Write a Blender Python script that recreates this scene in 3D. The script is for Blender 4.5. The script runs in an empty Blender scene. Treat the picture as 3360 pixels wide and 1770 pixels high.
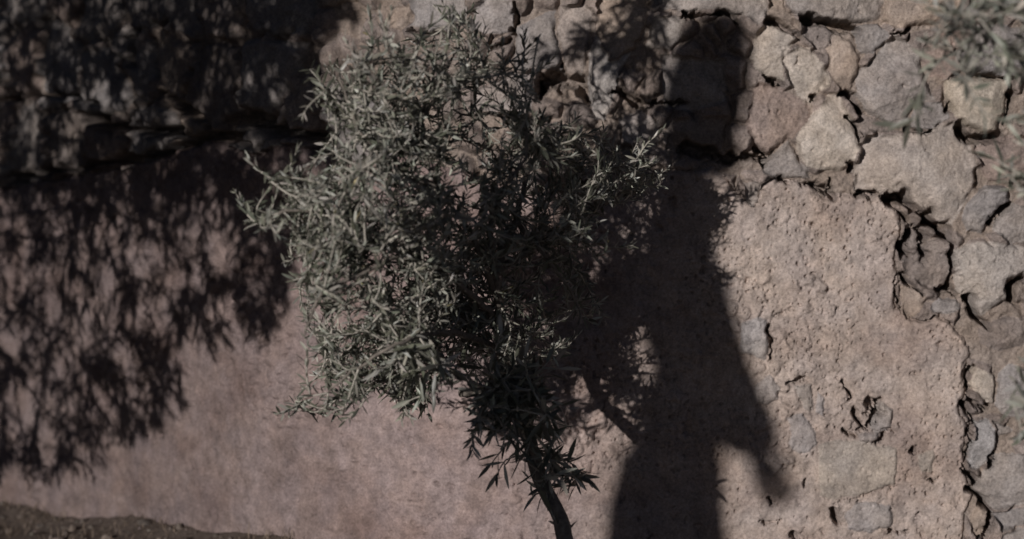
import bpy, math, random
import numpy as np
from mathutils import Vector, Matrix
random.seed(7); rng = np.random.default_rng(7)
scn = bpy.context.scene
R = math.radians

# ---------------------------------------------------------------- camera
CAM = np.array([0.0, -4.4, 1.235]); PITCH = R(5.0)
FPX = 7040.0                                    # focal length in photo pixels (3360 wide)
cd = bpy.data.cameras.new("camera"); cam = bpy.data.objects.new("camera", cd)
scn.collection.objects.link(cam); scn.camera = cam
cam.location = CAM; cam.rotation_euler = (R(90) - PITCH, 0, 0)
cd.sensor_width = 36; cd.lens = 36 * FPX / 3360; cd.clip_end = 2000; cd.clip_start = 0.05
cd.dof.use_dof = True; cd.dof.focus_distance = 4.14; cd.dof.aperture_fstop = 2.4; cd.dof.aperture_blades = 8
# ---------------------------------------------------------------- light
AZ, EL = R(28), R(11)
SUN = np.array([-math.sin(AZ) * math.cos(EL), -math.cos(AZ) * math.cos(EL), math.sin(EL)])
w = bpy.data.worlds.new("World"); scn.world = w; w.use_nodes = True
nt = w.node_tree; bg = nt.nodes["Background"]
sky = nt.nodes.new("ShaderNodeTexSky"); sky.sky_type = 'NISHITA'; sky.sun_disc = False
sky.sun_elevation = EL; sky.sun_rotation = R(180) + AZ
sky.air_density = 0.2; sky.dust_density = 0.15; sky.ozone_density = 0.3
nt.links.new(sky.outputs[0], bg.inputs[0]); bg.inputs[1].default_value = 0.05
sl = bpy.data.lights.new("sun", 'SUN'); so = bpy.data.objects.new("sun", sl); scn.collection.objects.link(so)
sl.energy = 5.0; sl.angle = R(0.53); sl.color = (1.0, 0.945, 0.91)
so.rotation_euler = Vector(SUN).to_track_quat('Z', 'Y').to_euler()
scn.view_settings.view_transform = 'Standard'; scn.view_settings.look = 'None'
scn.view_settings.exposure = -0.5; scn.view_settings.gamma = 1.0

# ---------------------------------------------------------------- helpers
cp, sp = math.cos(PITCH), math.sin(PITCH)
def project(P):
    d = P - CAM
    f = d[..., 1] * cp - d[..., 2] * sp; u = d[..., 1] * sp + d[..., 2] * cp
    return 1680 + FPX * d[..., 0] / f, 885 - FPX * u / f
def unproj(px, py, y):
    a = (px - 1680) / FPX; b = (885 - py) / FPX
    d = np.array([a, cp + b * sp, -sp + b * cp]); return CAM + d * ((y - CAM[1]) / d[1])
T1 = rng.random((256, 256))
def vnoise(x, y, seed=0):
    x = x + seed * 17.31; y = y + seed * 9.73
    ix = np.floor(x).astype(np.int64); iy = np.floor(y).astype(np.int64)
    fx = x - ix; fy = y - iy; fx = fx * fx * (3 - 2 * fx); fy = fy * fy * (3 - 2 * fy)
    a = T1[ix & 255, iy & 255]; b = T1[(ix + 1) & 255, iy & 255]
    c = T1[ix & 255, (iy + 1) & 255]; d = T1[(ix + 1) & 255, (iy + 1) & 255]
    return (a * (1 - fx) + b * fx) * (1 - fy) + (c * (1 - fx) + d * fx) * fy
def fbm(x, y, octv=4, seed=0, g=0.5):
    r = 0; a = 1; t = 0
    for i in range(octv):
        r = r + a * (vnoise(x, y, seed + i * 3) - 0.5); t += a; a *= g; x = x * 2.03 + 1.7; y = y * 2.03 + 4.1
    return 2 * r / t                                # about -1..1
def sstep(a, b, x):
    t = np.clip((x - a) / (b - a), 0, 1); return t * t * (3 - 2 * t)
def poly_sd(x, y, poly):
    """signed distance, positive inside"""
    p = np.array(poly, float); n = len(p); ins = np.zeros(x.shape, bool); dm = np.full(x.shape, 1e18)
    for i in range(n):
        a = p[i]; b = p[(i + 1) % n]; e = b - a
        if abs(e[1]) > 1e-9:
            c = (a[1] > y) != (b[1] > y)
            ins ^= c & (x < (b[0] - a[0]) * (y - a[1]) / (b[1] - a[1]) + a[0])
        t = np.clip(((x - a[0]) * e[0] + (y - a[1]) * e[1]) / max(e @ e, 1e-9), 0, 1)
        dm = np.minimum(dm, (x - a[0] - t * e[0]) ** 2 + (y - a[1] - t * e[1]) ** 2)
    d = np.sqrt(dm); return np.where(ins, d, -d)
def line_d(x, y, pts):
    dm = np.full(x.shape, 1e18)
    for a, b in zip(pts[:-1], pts[1:]):
        ex, ey = b[0] - a[0], b[1] - a[1]
        t = np.clip(((x - a[0]) * ex + (y - a[1]) * ey) / max(ex * ex + ey * ey, 1e-9), 0, 1)
        dm = np.minimum(dm, (x - a[0] - t * ex) ** 2 + (y - a[1] - t * ey) ** 2)
    return np.sqrt(dm)
def mesh_np(name, V, F, mats, parent=None, smooth=True, fm=None, attr=None):
    """V (n,3); F list of int arrays (k,m) each of one face size"""
    me = bpy.data.meshes.new(name)
    me.vertices.add(len(V)); me.vertices.foreach_set("co", np.asarray(V, np.float32).ravel())
    F = [np.asarray(f, np.int32) for f in F if len(f)]
    nl = sum(f.size for f in F); npoly = sum(len(f) for f in F)
    me.loops.add(nl); me.polygons.add(npoly)
    me.loops.foreach_set("vertex_index", np.concatenate([f.ravel() for f in F]))
    tot = np.concatenate([np.full(len(f), f.shape[1], np.int32) for f in F])
    st = np.concatenate([[0], np.cumsum(tot)[:-1]]).astype(np.int32)
    me.polygons.foreach_set("loop_start", st)
    me.polygons.foreach_set("use_smooth", np.full(npoly, smooth))
    for m in mats: me.materials.append(m)
    if fm is not None: me.polygons.foreach_set("material_index", np.asarray(fm, np.int32))
    if attr is not None:
        ca = me.color_attributes.new("tint", 'FLOAT_COLOR', 'POINT')
        ca.data.foreach_set("color", np.c_[attr, np.ones(len(attr))].astype(np.float32).ravel())
    me.update(calc_edges=True); me.validate()
    o = bpy.data.objects.new(name, me); scn.collection.objects.link(o)
    if parent: o.parent = parent
    return o
def thing(name, label, cat, loc=(0, 0, 0), group=None):
    o = bpy.data.objects.new(name, None); scn.collection.objects.link(o); o.location = loc
    o.empty_display_size = 0.1; o["label"] = label; o["category"] = cat
    if group: o["group"] = group
    return o

# ---------------------------------------------------------------- materials
def newmat(name):
    m = bpy.data.materials.new(name); m.use_nodes = True; n = m.node_tree
    return m, n, n.nodes["Principled BSDF"]
def N(n, t, **k):
    x = n.nodes.new(t)
    for a, b in k.items():
        if a.startswith("i_"):
            x.inputs[int(a[2:])].default_value = b
        else: setattr(x, a, b)
    return x
def noise_node(n, co, scale, detail=6, rough=0.6):
    x = n.nodes.new("ShaderNodeTexNoise"); x.inputs["Scale"].default_value = scale
    x.inputs["Detail"].default_value = detail; x.inputs["Roughness"].default_value = rough
    n.links.new(co, x.inputs["Vector"]); return x
def ramp(n, fac, stops):
    r = n.nodes.new("ShaderNodeValToRGB"); e = r.color_ramp.elements
    while len(e) < len(stops): e.new(0.5)
    for i, (p, c) in enumerate(stops):
        e[i].position = p; e[i].color = (c, c, c, 1) if isinstance(c, (int, float)) else (*c, 1)
    n.links.new(fac, r.inputs[0]); return r
def mixc(n, fac, a, b, mode='MIX'):
    m = n.nodes.new("ShaderNodeMix"); m.data_type = 'RGBA'; m.blend_type = mode
    for s, v in ((m.inputs[0], fac), (m.inputs[6], a), (m.inputs[7], b)):
        if hasattr(v, "is_linked"): n.links.new(v, s)
        else: s.default_value = v if isinstance(v, (int, float)) else (*v, 1)
    return m.outputs[2]
def mineral(name, pits=0.5, stain=0.5, bump=1.0, patch=(0.5, 0.47, 0.46)):
    m, n, b = newmat(name)
    co = N(n, "ShaderNodeTexCoord").outputs["Object"]
    at = N(n, "ShaderNodeAttribute", attribute_name="tint")
    big = noise_node(n, co, 7, 5, .6); mid = noise_node(n, co, 34, 8, .68); fin = noise_node(n, co, 190, 6, .72); spk = noise_node(n, co, 420, 3, .6)
    c = mixc(n, ramp(n, big.outputs[0], [(.35, 0.0), (.68, 1.0)]).outputs[0], at.outputs["Color"], patch, 'MULTIPLY')
    c = mixc(n, stain, at.outputs["Color"], c)
    c = mixc(n, 1.0, c, ramp(n, mid.outputs[0], [(.3, .66), (.7, 1.26)]).outputs[0], 'MULTIPLY')
    c = mixc(n, 1.0, c, ramp(n, fin.outputs[0], [(.28, .58), (.7, 1.26)]).outputs[0], 'MULTIPLY')
    # warm / cool patches of the lime and stone
    hue = noise_node(n, co, 13, 4, .55)
    c = mixc(n, ramp(n, hue.outputs[0], [(.38, 0.0), (.62, .55)]).outputs[0], c, mixc(n, 1.0, c, (1.06, .99, .90), 'MULTIPLY'))
    # dark specks: vesicles and grit
    c = mixc(n, ramp(n, spk.outputs[0], [(.60, 0.0), (.72, pits)]).outputs[0], c, mixc(n, 1.0, c, (.35, .33, .32), 'MULTIPLY'))
    n.links.new(c, b.inputs["Base Color"]); b.inputs["Roughness"].default_value = 0.95
    b.inputs["Specular IOR Level"].default_value = 0.15
    b1 = N(n, "ShaderNodeBump"); b1.inputs["Strength"].default_value = .9 * bump; b1.inputs["Distance"].default_value = .006
    b2 = N(n, "ShaderNodeBump"); b2.inputs["Strength"].default_value = .8 * bump; b2.inputs["Distance"].default_value = .0032
    n.links.new(mid.outputs[0], b1.inputs["Height"]); n.links.new(fin.outputs[0], b2.inputs["Height"])
    n.links.new(b1.outputs[0], b2.inputs["Normal"])
    n.links.new(b2.outputs[0], b.inputs["Normal"]); return m
M_PLASTER = mineral("lime_plaster", pits=.65, stain=.6, bump=.8, patch=(.68, .67, .70))
M_STONE = mineral("field_stone", pits=.6, stain=.6, bump=1.0, patch=(.66, .66, .69))
M_MORTAR = mineral("rough_mortar", pits=.7, stain=.5, bump=1.5, patch=(.65, .62, .6))
def plain(name, col, rough=.8, var=.25, scale=40, bumpd=.001, spec=.3):
    m, n, b = newmat(name); co = N(n, "ShaderNodeTexCoord").outputs["Object"]
    t = noise_node(n, co, scale, 6, .6)
    c = mixc(n, 1.0, col, ramp(n, t.outputs[0], [(.3, 1 - var), (.7, 1 + var)]).outputs[0], 'MULTIPLY')
    n.links.new(c, b.inputs["Base Color"]); b.inputs["Roughness"].default_value = rough; b.inputs["Specular IOR Level"].default_value = spec
    bb = N(n, "ShaderNodeBump"); bb.inputs["Strength"].default_value = .6; bb.inputs["Distance"].default_value = bumpd
    n.links.new(t.outputs[0], bb.inputs["Height"]); n.links.new(bb.outputs[0], b.inputs["Normal"]); return m
M_BARK = plain("olive_bark", (.16, .14, .12), .9, .45, 90, .003)
M_TWIG = plain("olive_twig", (.36, .335, .29), .85, .3, 120, .0006)
def leafmat(name, top, under):
    m, n, b = newmat(name)
    g = N(n, "ShaderNodeNewGeometry"); at = N(n, "ShaderNodeAttribute", attribute_name="tint")
    c = mixc(n, g.outputs["Backfacing"], top, under)
    c = mixc(n, 1.0, c, at.outputs["Color"], 'MULTIPLY')
    n.links.new(c, b.inputs["Base Color"]); b.inputs["Roughness"].default_value = .42; b.inputs["Specular IOR Level"].default_value = .5
    tr = N(n, "ShaderNodeBsdfTranslucent"); n.links.new(c, tr.inputs[0])
    mx = N(n, "ShaderNodeMixShader"); mx.inputs[0].default_value = .12
    n.links.new(b.outputs[0], mx.inputs[1]); n.links.new(tr.outputs[0], mx.inputs[2])
    n.links.new(mx.outputs[0], n.nodes["Material Output"].inputs[0]); return m
M_LEAF = leafmat("olive_leaf", (.130, .134, .104), (.33, .325, .28))

# ---------------------------------------------------------------- the wall: one relief over (s, z), split into plaster, mortar and stones
def theta(s):                                   # heading of the wall as it runs left from x = +1.7
    return R(50) * sstep(1.45, 2.45, s)
ds = .002; S_ = np.arange(0, 6.0, ds); th = theta(S_)
XB = 1.7 - np.cumsum(np.cos(th)) * ds; YB = np.cumsum(np.sin(th)) * ds
s_ax = np.concatenate([np.arange(0.0, .55, .010), np.arange(.55, 1.75, .0022), np.arange(1.75, 3.45, .0042), np.arange(3.45, 5.9, .03)])
z_ax = np.concatenate([np.arange(-.15, .12, .010), np.arange(.12, 1.52, .0024), np.arange(1.52, 2.05, .012)])
SS, ZZ = np.meshgrid(s_ax, z_ax, indexing='ij')
xb = np.interp(SS, S_, XB); yb = np.interp(SS, S_, YB); tt = theta(SS)
NRM = np.stack([-np.sin(tt), -np.cos(tt), np.zeros_like(tt)], -1)      # outwards, towards the camera
B0 = np.stack([xb, yb, ZZ], -1)
PX, PY = project(B0)
wx = PX + 15 * fbm(SS * 16, ZZ * 16, 3, 1) + 7 * fbm(SS * 60, ZZ * 60, 3, 2)
wy = PY + 15 * fbm(SS * 16, ZZ * 16, 3, 5) + 7 * fbm(SS * 60, ZZ * 60, 3, 6)
vx = PX + 7 * fbm(SS * 22, ZZ * 22, 3, 1) + 5 * fbm(SS * 75, ZZ * 75, 3, 2)
vy = PY + 7 * fbm(SS * 22, ZZ * 22, 3, 5) + 5 * fbm(SS * 75, ZZ * 75, 3, 6)
Q = lambda pts: [(2240 + a / 2.3, b / 2.3) for a, b in pts]
Q2 = lambda pts: [(1120 + a / 2.3, b / 2.3) for a, b in pts]
W_, G_, T_, R_, D_, B_ = (.52, .46, .405), (.35, .315, .295), (.39, .32, .27), (.33, .265, .235), (.28, .24, .22), (.32, .295, .285)
stones = [  # outline, height above mortar, edge width, colour, roughness
 (Q([(-250,-160),(600,-160),(640,120),(560,190),(430,120),(300,92),(120,80),(0,92),(-250,60)]), .055, .03, G_, .6),
 (Q([(760,-160),(1560,-160),(1480,150),(1320,185),(1150,175),(960,150),(840,120),(780,50)]), .062, .03, G_, 1.),
 (Q([(612,-160),(745,-160),(765,60),(870,180),(890,250),(780,200),(700,150),(650,120)]), .035, .02, T_, 1.3),
 (Q([(1570,-160),(2100,-160),(2080,120),(1900,185),(1720,210),(1600,225),(1495,150)]), .048, .03, T_, .7),
 (Q([(640,145),(740,195),(850,270),(880,290),(790,380),(735,470),(755,600),(700,610),(600,580),(540,520),(510,400),(540,250)]), .05, .035, W_, .9),
 (Q([(915,175),(1130,195),(1140,260),(1090,320),(1065,430),(980,390),(905,260)]), .02, .02, D_, 1.),
 (Q([(1325,190),(1470,180),(1555,270),(1515,340),(1440,400),(1345,400),(1295,330)]), .035, .02, B_, .9),
 (Q([(860,352),(950,372),(1000,430),(1095,560),(1105,655),(1030,700),(980,775),(900,735),(790,635),(745,460),(790,395)]), .046, .025, W_, 1.),
 (Q([(1190,255),(1285,335),(1335,440),(1325,520),(1285,620),(1265,700),(1190,695),(1115,615),(1085,500),(1085,380),(1130,290)]), .04, .03, T_, .6),
 (Q([(1580,255),(1700,320),(1785,450),(1840,600),(1900,760),(1760,775),(1715,860),(1665,970),(1580,960),(1450,880),(1370,835),(1305,720),(1295,600),(1350,500),(1450,450)]), .045, .04, G_, 1.2),
 (Q([(1830,300),(2080,125),(2088,400),(2115,540),(1960,598),(1860,560),(1795,440)]), .03, .02, R_, .8),
 (Q([(2112,380),(2200,200),(2400,180),(2660,250),(2660,560),(2400,586),(2260,567),(2150,518)]), .055, .035, B_, .4),
 (Q([(560,610),(700,645),(830,705),(900,765),(955,800),(955,900),(900,955),(850,1000),(825,1050),(760,1060),(700,1125),(630,1175),(560,1120),(475,1000),(485,820),(520,680)]), .04, .04, R_, 1.3),
 (Q([(1110,705),(1185,705),(1200,800),(1285,920),(1345,1070),(1295,1160),(1285,1230),(1220,1285),(1050,1305),(930,1255),(865,1160),(845,1040),(885,960),(990,850),(1050,765)]), .058, .04, W_, .5),
 (Q([(1335,855),(1440,875),(1550,960),(1550,1005),(1400,995),(1350,1030),(1265,930)]), .015, .015, D_, 1.2),
 (Q([(1775,785),(1955,775),(2005,840),(2005,900),(1880,985),(1710,965),(1725,865)]), .025, .02, B_, 1.),
 (Q([(1975,612),(2150,576),(2430,592),(2446,700),(2436,860),(2388,930),(2395,1005),(2280,1015),(2135,955),(2045,895),(2015,800),(1965,720)]), .056, .035, (.48, .42, .35), .4),
 (Q([(1375,1015),(1560,1010),(1860,1002),(1900,965),(2030,915),(2125,1050),(2175,1130),(2240,1370),(2150,1485),(2095,1615),(2035,1695),(1960,1710),(1850,1610),(1750,1530),(1550,1480),(1430,1435),(1295,1445),(1285,1300),(1335,1100)]), .05, .03, (.42, .37, .335), .7),
 (Q([(605,1225),(700,1150),(790,1050),(850,1130),(870,1200),(950,1280),(950,1345),(700,1352),(605,1325)]), .035, .02, G_, 1.1),
 (Q([(2185,1125),(2400,1030),(2660,1030),(2660,1400),(2450,1415),(2290,1350)]), .035, .025, R_, 1.),
 (Q([(2135,1550),(2280,1390),(2440,1410),(2475,1520),(2330,1645),(2250,1775),(2150,1755),(2105,1650)]), .05, .035, B_, 1.2),
 (Q([(2345,1665),(2490,1530),(2670,1560),(2670,1800),(2450,1845),(2335,1750)]), .04, .03, G_, 1.2),
 (Q([(2045,1885),(2240,1825),(2480,1835),(2670,1900),(2670,2050),(2450,2115),(2475,2245),(2330,2335),(2240,2395),(2195,2340),(2190,2260),(2065,2215),(2045,2100)]), .055, .05, (.40, .36, .33), 1.3),
 (Q([(1645,1905),(1800,1875),(1880,1805),(1955,1865),(2022,1960),(2003,2135),(1880,2195),(1780,2155),(1705,2095),(1645,2015)]), .03, .03, D_, 1.5),
 (Q([(1665,1735),(1775,1745),(1795,1850),(1720,1885),(1645,1875)]), .005, .015, D_, 1.2),
 (Q([(1635,2155),(1720,2155),(1835,2260),(1775,2350),(1700,2405),(1645,2360)]), .03, .015, T_, .5),
 (Q([(1855,2330),(1930,2255),(2080,2275),(2105,2330),(2000,2368),(1875,2368)]), .03, .012, B_, .8),
 (Q([(2225,2485),(2450,2385),(2660,2400),(2660,2600),(2400,2655),(2255,2595)]), .03, .03, D_, 1.5),
 (Q([(465,1375),(575,1375),(585,1480),(510,1565),(465,1480)]), .03, .015, G_, 1.),
 (Q([(2182,2765),(2350,2835),(2348,3035),(2290,3035),(2155,2890)]), .035, .012, W_, .5),
 (Q([(2385,2825),(2470,2755),(2660,2820),(2660,3150),(2440,3155),(2355,3050)]), .03, .02, B_, .8),
 (Q([(2195,3175),(2305,3155),(2370,3290),(2355,3400),(2270,3475),(2245,3535),(2145,3515),(2155,3350),(2200,3260)]), .045, .014, (.37, .35, .34), .6),
 (Q([(2320,3160),(2490,3245),(2495,3255),(2385,3305)]), .02, .01, G_, .6),
 (Q([(2195,3655),(2350,3430),(2660,3410),(2660,3790),(2330,3840),(2205,3720)]), .038, .03, G_, .7),
 (Q([(2325,3870),(2660,3805),(2660,3930),(2390,4005)]), .03, .02, B_, .7),
 (Q([(2165,3885),(2260,3765),(2315,3860),(2295,3960),(2190,4045),(2155,3990)]), .045, .02, T_, 1.1),
 (Q([(2395,4020),(2660,3945),(2660,4250),(2400,4250)]), .045, .025, B_, .5),
 # centre, behind the young tree
 (Q2([(350,60),(540,30),(520,200),(470,240),(390,200),(330,140)]), .03, .02, T_, .8),
 (Q2([(560,-160),(930,-100),(970,80),(860,225),(700,235),(550,185)]), .045, .03, B_, .4),
 (Q2([(995,80),(1160,-100),(1300,-100),(1305,240),(1140,262),(1010,235)]), .035, .02, (.36, .33, .32), .5),
 (Q2([(1330,200),(1480,125),(1605,85),(1620,260),(1690,555),(1540,515),(1310,535),(1325,350)]), .045, .03, B_, .5),
 (Q2([(1645,60),(1780,22),(1895,65),(1890,230),(1820,575),(1715,560),(1635,260)]), .03, .02, (.38, .33, .30), .5),
 (Q2([(1940,270),(2020,465),(2190,395),(2100,560),(2050,750),(1980,900),(1900,895),(1860,620),(1868,400)]), .05, .02, (.42, .39, .37), .4),
 (Q2([(1945,-100),(2320,-100),(2300,200),(2210,380),(2030,440),(1940,240),(1915,50)]), .035, .03, T_, 1.),
 (Q2([(2345,125),(2500,122),(2570,125),(2570,260),(2480,395),(2300,375)]), .045, .015, (.40, .36, .33), .5),
 (Q2([(1060,665),(1300,555),(1470,525),(1470,640),(1440,850),(1130,845),(990,835),(1000,690)]), .05, .02, (.37, .33, .31), .4),
 (Q2([(2085,905),(2250,835),(2395,900),(2395,1100),(2250,1145),(2125,1050)]), .045, .03, (.40, .36, .34), .6),
 (Q2([(2420,420),(2620,430),(2900,440),(2900,760),(2660,860),(2440,800)]), .03, .03, G_, .8),
 (Q2([(2450,880),(2700,880),(2920,870),(2900,1120),(2700,1190),(2450,1150)]), .03, .03, D_, .9),
]
plaster_poly = [(-3000,640),(-200,640),(250,575),(500,530),(700,455),(860,500),(1000,470),(1150,520),(1400,520),(1600,600),(1750,640),(1900,600),(2080,545),(2200,560),(2330,545),(2440,640),(2490,610),(2560,590),(2640,600),(2700,640),(2780,632),(2890,640),(2945,690),(2955,760),(2940,860),(2955,930),(2948,1010),(3010,1050),(3060,1035),(3110,1060),(3160,1100),(3180,1170),(3172,1260),(3150,1340),(3176,1400),(3165,1470),(3172,1560),(3205,1620),(3170,1690),(3165,1800),(3190,2600),(-3000,2600)]
embeds = [  # flush stones peeping through the plaster
 (Q([(1012,3340),(1120,3290),(1400,3330),(1600,3380),(1608,3665),(1130,3775),(1012,3740)]), .004, .006, (.37, .335, .30)),
 (Q([(780,3150),(900,3120),(990,3230),(1000,3340),(940,3400),(800,3380)]), .005, .01, (.36, .34, .34)),
 (Q([(510,3000),(550,2870),(640,2820),(740,2920),(740,3010),(660,3050),(540,3060)]), .010, .014, (.38, .35, .34)),
 (Q([(1000,2940),(1050,3000),(1040,3150),(990,3100)]), .004, .008, (.36, .34, .34)),
 (Q([(1200,3880),(1300,3780),(1580,3790),(1570,3960),(1400,4010),(1220,3990)]), .007, .012, (.33, .31, .31)),
 (Q([(440,2440),(560,2380),(620,2400),(640,2600),(600,2730),(440,2680)]), .009, .012, (.37, .35, .345)),
 (Q([(1400,3170),(1500,3020),(1600,3060),(1560,3250),(1440,3260)]), .012, .012, (.38, .35, .33)),
 (Q([(1300,3250),(1450,3230),(1470,3300),(1400,3345),(1300,3330)]), .014, .012, (.40, .36, .34)),
 (Q([(1760,3430),(1900,3380),(1880,3580),(1780,3560)]), .006, .012, (.40, .36, .32)),
 (Q([(840,2910),(960,2880),(985,3090),(900,3100)]), .008, .014, (.36, .33, .31)),
]
cracks = [  # path, half width in pixels, depth in metres
 (Q([(1205,2865),(1250,2950),(1255,3010)]), 5, .05), (Q([(1285,3060),(1310,3130),(1340,3190)]), 8, .05),
 (Q([(1480,3010),(1485,3090),(1410,3160),(1385,3220)]), 9, .07), (Q([(1400,3020),(1440,3060),(1420,3110)]), 14, .05),
 (Q([(1310,3215),(1385,3200)]), 4, .04), (Q([(1200,3225),(1240,3265),(1290,3262)]), 6, .04),
 (Q([(1440,3335),(1500,3290)]), 7, .04), (Q([(800,2905),(870,2880),(930,2838)]), 5, .035),
 (Q([(630,2430),(660,2560),(645,2680)]), 6, .035), (Q([(1128,3840),(1150,3930)]), 7, .05),
 (Q([(1120,3790),(1330,3740),(1610,3668)]), 2.2, .010), (Q([(1040,2185),(1130,2190),(1240,2160)]), 1.8, .006),
 (Q([(2180,2755),(2140,2880),(2150,3010),(2120,3060)]), 6, .07), (Q([(2150,3010),(2230,3060),(2290,3040)]), 9, .06),
 (Q([(2185,3140),(2150,3240),(2170,3330),(2125,3450),(2110,3540)]), 5, .07), (Q([(2130,3560),(2190,3600),(2210,3650)]), 9, .07),
 (Q([(2130,3700),(2240,3760),(2320,3860),(2310,3960),(2230,4040)]), 7, .08), (Q([(2340,3440),(2330,3530)]), 10, .05),
 (Q([(2080,3040),(2150,3100)]), 7, .05), (Q([(1720,3400),(1740,3420)]), 8, .05), (Q([(1850,3630),(1890,3640)]), 5, .04),
 (Q([(1540,1500),(1630,1495),(1700,1510),(1740,1580)]), 17, .09), (Q([(1560,1530),(1640,1620),(1700,1680)]), 13, .07),
 (Q([(1640,1850),(1660,1920)]), 12, .06), (Q([(1790,1760),(1800,1860),(1770,1900)]), 12, .07),
 (Q([(1860,1700),(1960,1760),(2020,1860),(2030,1960),(2020,2120),(2035,2200)]), 8, .08),
 (Q([(1650,2060),(1690,2110),(1760,2190),(1800,2220)]), 6, .06), (Q([(1940,2200),(2040,2190),(2060,2220)]), 10, .06),
 (Q([(2180,2240),(2185,2330),(2240,2400),(2300,2460)]), 14, .08), (Q([(1610,2100),(1610,2200),(1640,2340)]), 3, .03),
 (Q([(960,1420),(1080,1430),(1150,1480)]), 12, .06), (Q([(700,1380),(760,1400)]), 8, .05), (Q([(1330,1470),(1480,1470)]), 9, .06), (Q([(1120,1340),(1110,1450)]), 4, .04),
 (Q([(20,120),(200,110),(330,105),(400,150)]), 8, .07), (Q([(640,150),(760,215),(890,280)]), 11, .08),
 (Q([(930,165),(1120,195),(1300,215)]), 13, .09), (Q([(580,605),(720,625)]), 6, .05), (Q([(1030,740),(985,780)]), 8, .05),
 (Q([(1220,715),(1290,760),(1350,850)]), 13, .08), (Q([(1250,900),(1350,1030)]), 6, .05), (Q([(1560,260),(1720,215)]), 6, .05),
 (Q([(2095,400),(2140,520),(2260,575),(2440,590)]), 9, .08), (Q([(2460,600),(2490,760),(2450,900)]), 12, .06),
 (Q([(1680,985),(1870,1000)]), 5, .05), (Q([(2090,970),(2180,1050),(2300,1040),(2400,1015)]), 14, .09), (Q([(2000,780),(2010,840)]), 8, .05),
 (Q([(560,1130),(640,1190),(600,1240)]), 12, .07), (Q([(1270,1240),(1280,1290)]), 10, .06), (Q([(0,1130),(300,1190),(600,1200)]), 16, .06),
 (Q([(2470,1530),(2350,1640),(2300,1700)]), 12, .05), (Q([(2560,2130),(2480,2180),(2490,2260)]), 16, .07), (Q([(2540,1350),(2470,1370)]), 8, .06),
 (Q([(1340,2420),(1260,2470)]), 2, .01), (Q([(1560,4000),(1700,3980)]), 6, .04), (Q([(590,3930),(680,3930)]), 5, .03), (Q([(820,4000),(850,4040)]), 7, .04),
 (Q([(640,3760),(650,3800)]), 4, .03), (Q([(925,3620),(925,3680)]), 5, .03), (Q([(1500,3230),(1590,3260)]), 3, .02),
 (Q2([(1480,640),(1700,600),(1820,640),(1860,760)]), 26, .09), (Q2([(1480,620),(1490,760)]), 8, .06), (Q2([(2030,700),(2130,720),(2200,790),(2600,800)]), 9, .06),
 (Q2([(540,200),(520,230),(700,250),(860,240)]), 5, .05), (Q2([(1130,285),(1130,370),(1260,300)]), 9, .05), (Q2([(1320,30),(1310,260)]), 9, .05),
 ([(-50,600),(150,570),(350,540),(560,505),(720,440),(860,470)], 14, .08), ([(300,400),(450,425),(620,440)], 22, .10), ([(820,400),(1000,430),(1080,470)], 26, .12),
 ([(560,300),(700,420)], 10, .06), ([(400,0),(440,90),(450,220)], 12, .07), ([(-20,330),(200,300),(330,340)], 9, .06),
 (Q([(1550,1500),(1680,1490),(1750,1570)]), 26, .10), (Q([(1840,1640),(1950,1740),(1990,1800)]), 20, .08), (Q([(1700,1770),(1660,1900)]), 12, .07), (Q([(1760,1850),(1800,1940)]), 14, .07),
 ([(60,800),(110,790),(300,750),(450,690)], 3, .012),
]
# heights -------------------------------------------------------
f1 = fbm(SS * 5, ZZ * 5, 3, 11); f2 = fbm(SS * 26, ZZ * 26, 4, 13); f3 = fbm(SS * 95, ZZ * 95, 4, 17, .62)
ridge = 1 - np.abs(fbm(SS * 38, ZZ * 38, 4, 23))
mort = .000 + .009 * f1 + .007 * f2 + .0065 * f3 - .035 * sstep(.5, .85, fbm(SS * 13, ZZ * 13, 3, 31))
H = mort.copy(); LAB = np.zeros(SS.shape, np.int32)
MCOL = np.array([.345, .290, .255]); COL = np.empty(SS.shape + (3,)); COL[:] = MCOL
# chinking pebbles in the mortar
def voronoi(cell, seed, jit=.85, ax=1.0, f1only=False):
    gx = SS / cell / ax; gz = ZZ / cell; ix = np.floor(gx).astype(int); iz = np.floor(gz).astype(int)
    d1 = np.full(SS.shape, 9.); d2 = np.full(SS.shape, 9.); idd = np.zeros(SS.shape, np.int64)
    Ta = np.random.default_rng(seed).random((128, 128, 2))
    for a in (-1, 0, 1):
        for b in (-1, 0, 1):
            j = Ta[(ix + a) & 127, (iz + b) & 127]
            qx = ix + a + .5 + (j[..., 0] - .5) * jit; qz = iz + b + .5 + (j[..., 1] - .5) * jit
            d = np.hypot(qx - gx, qz - gz); k = (((ix + a) & 127) * 128 + ((iz + b) & 127))
            n1 = d < d1; d2 = np.where(n1, d1, np.minimum(d2, d)); idd = np.where(n1, k, idd); d1 = np.where(n1, d, d1)
    if f1only: return d1 * cell, idd
    return (d2 - d1) * .5 * cell, idd
wS, wZ = SS, ZZ
SS = wS + .012 * fbm(wS * 20, wZ * 20, 3, 41); ZZ = wZ + .012 * fbm(wS * 20, wZ * 20, 3, 43)
e, k = voronoi(.055, 3); hh = (np.random.default_rng(5).random(16384))[k]
peb = np.where(hh > .35, (.014 + .02 * hh) * (1 - (1 - np.clip((e - .002) / .014, 0, 1)) ** 2), 0)
H = np.where(e > .002, H + peb, H)
cv = (np.random.default_rng(6).random((16384, 1)) * .5 + .75)[k]; COL = np.where(((hh > .35) & (e > .002))[..., None], COL * cv * np.array([.97, .98, 1.03]), COL)
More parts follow.
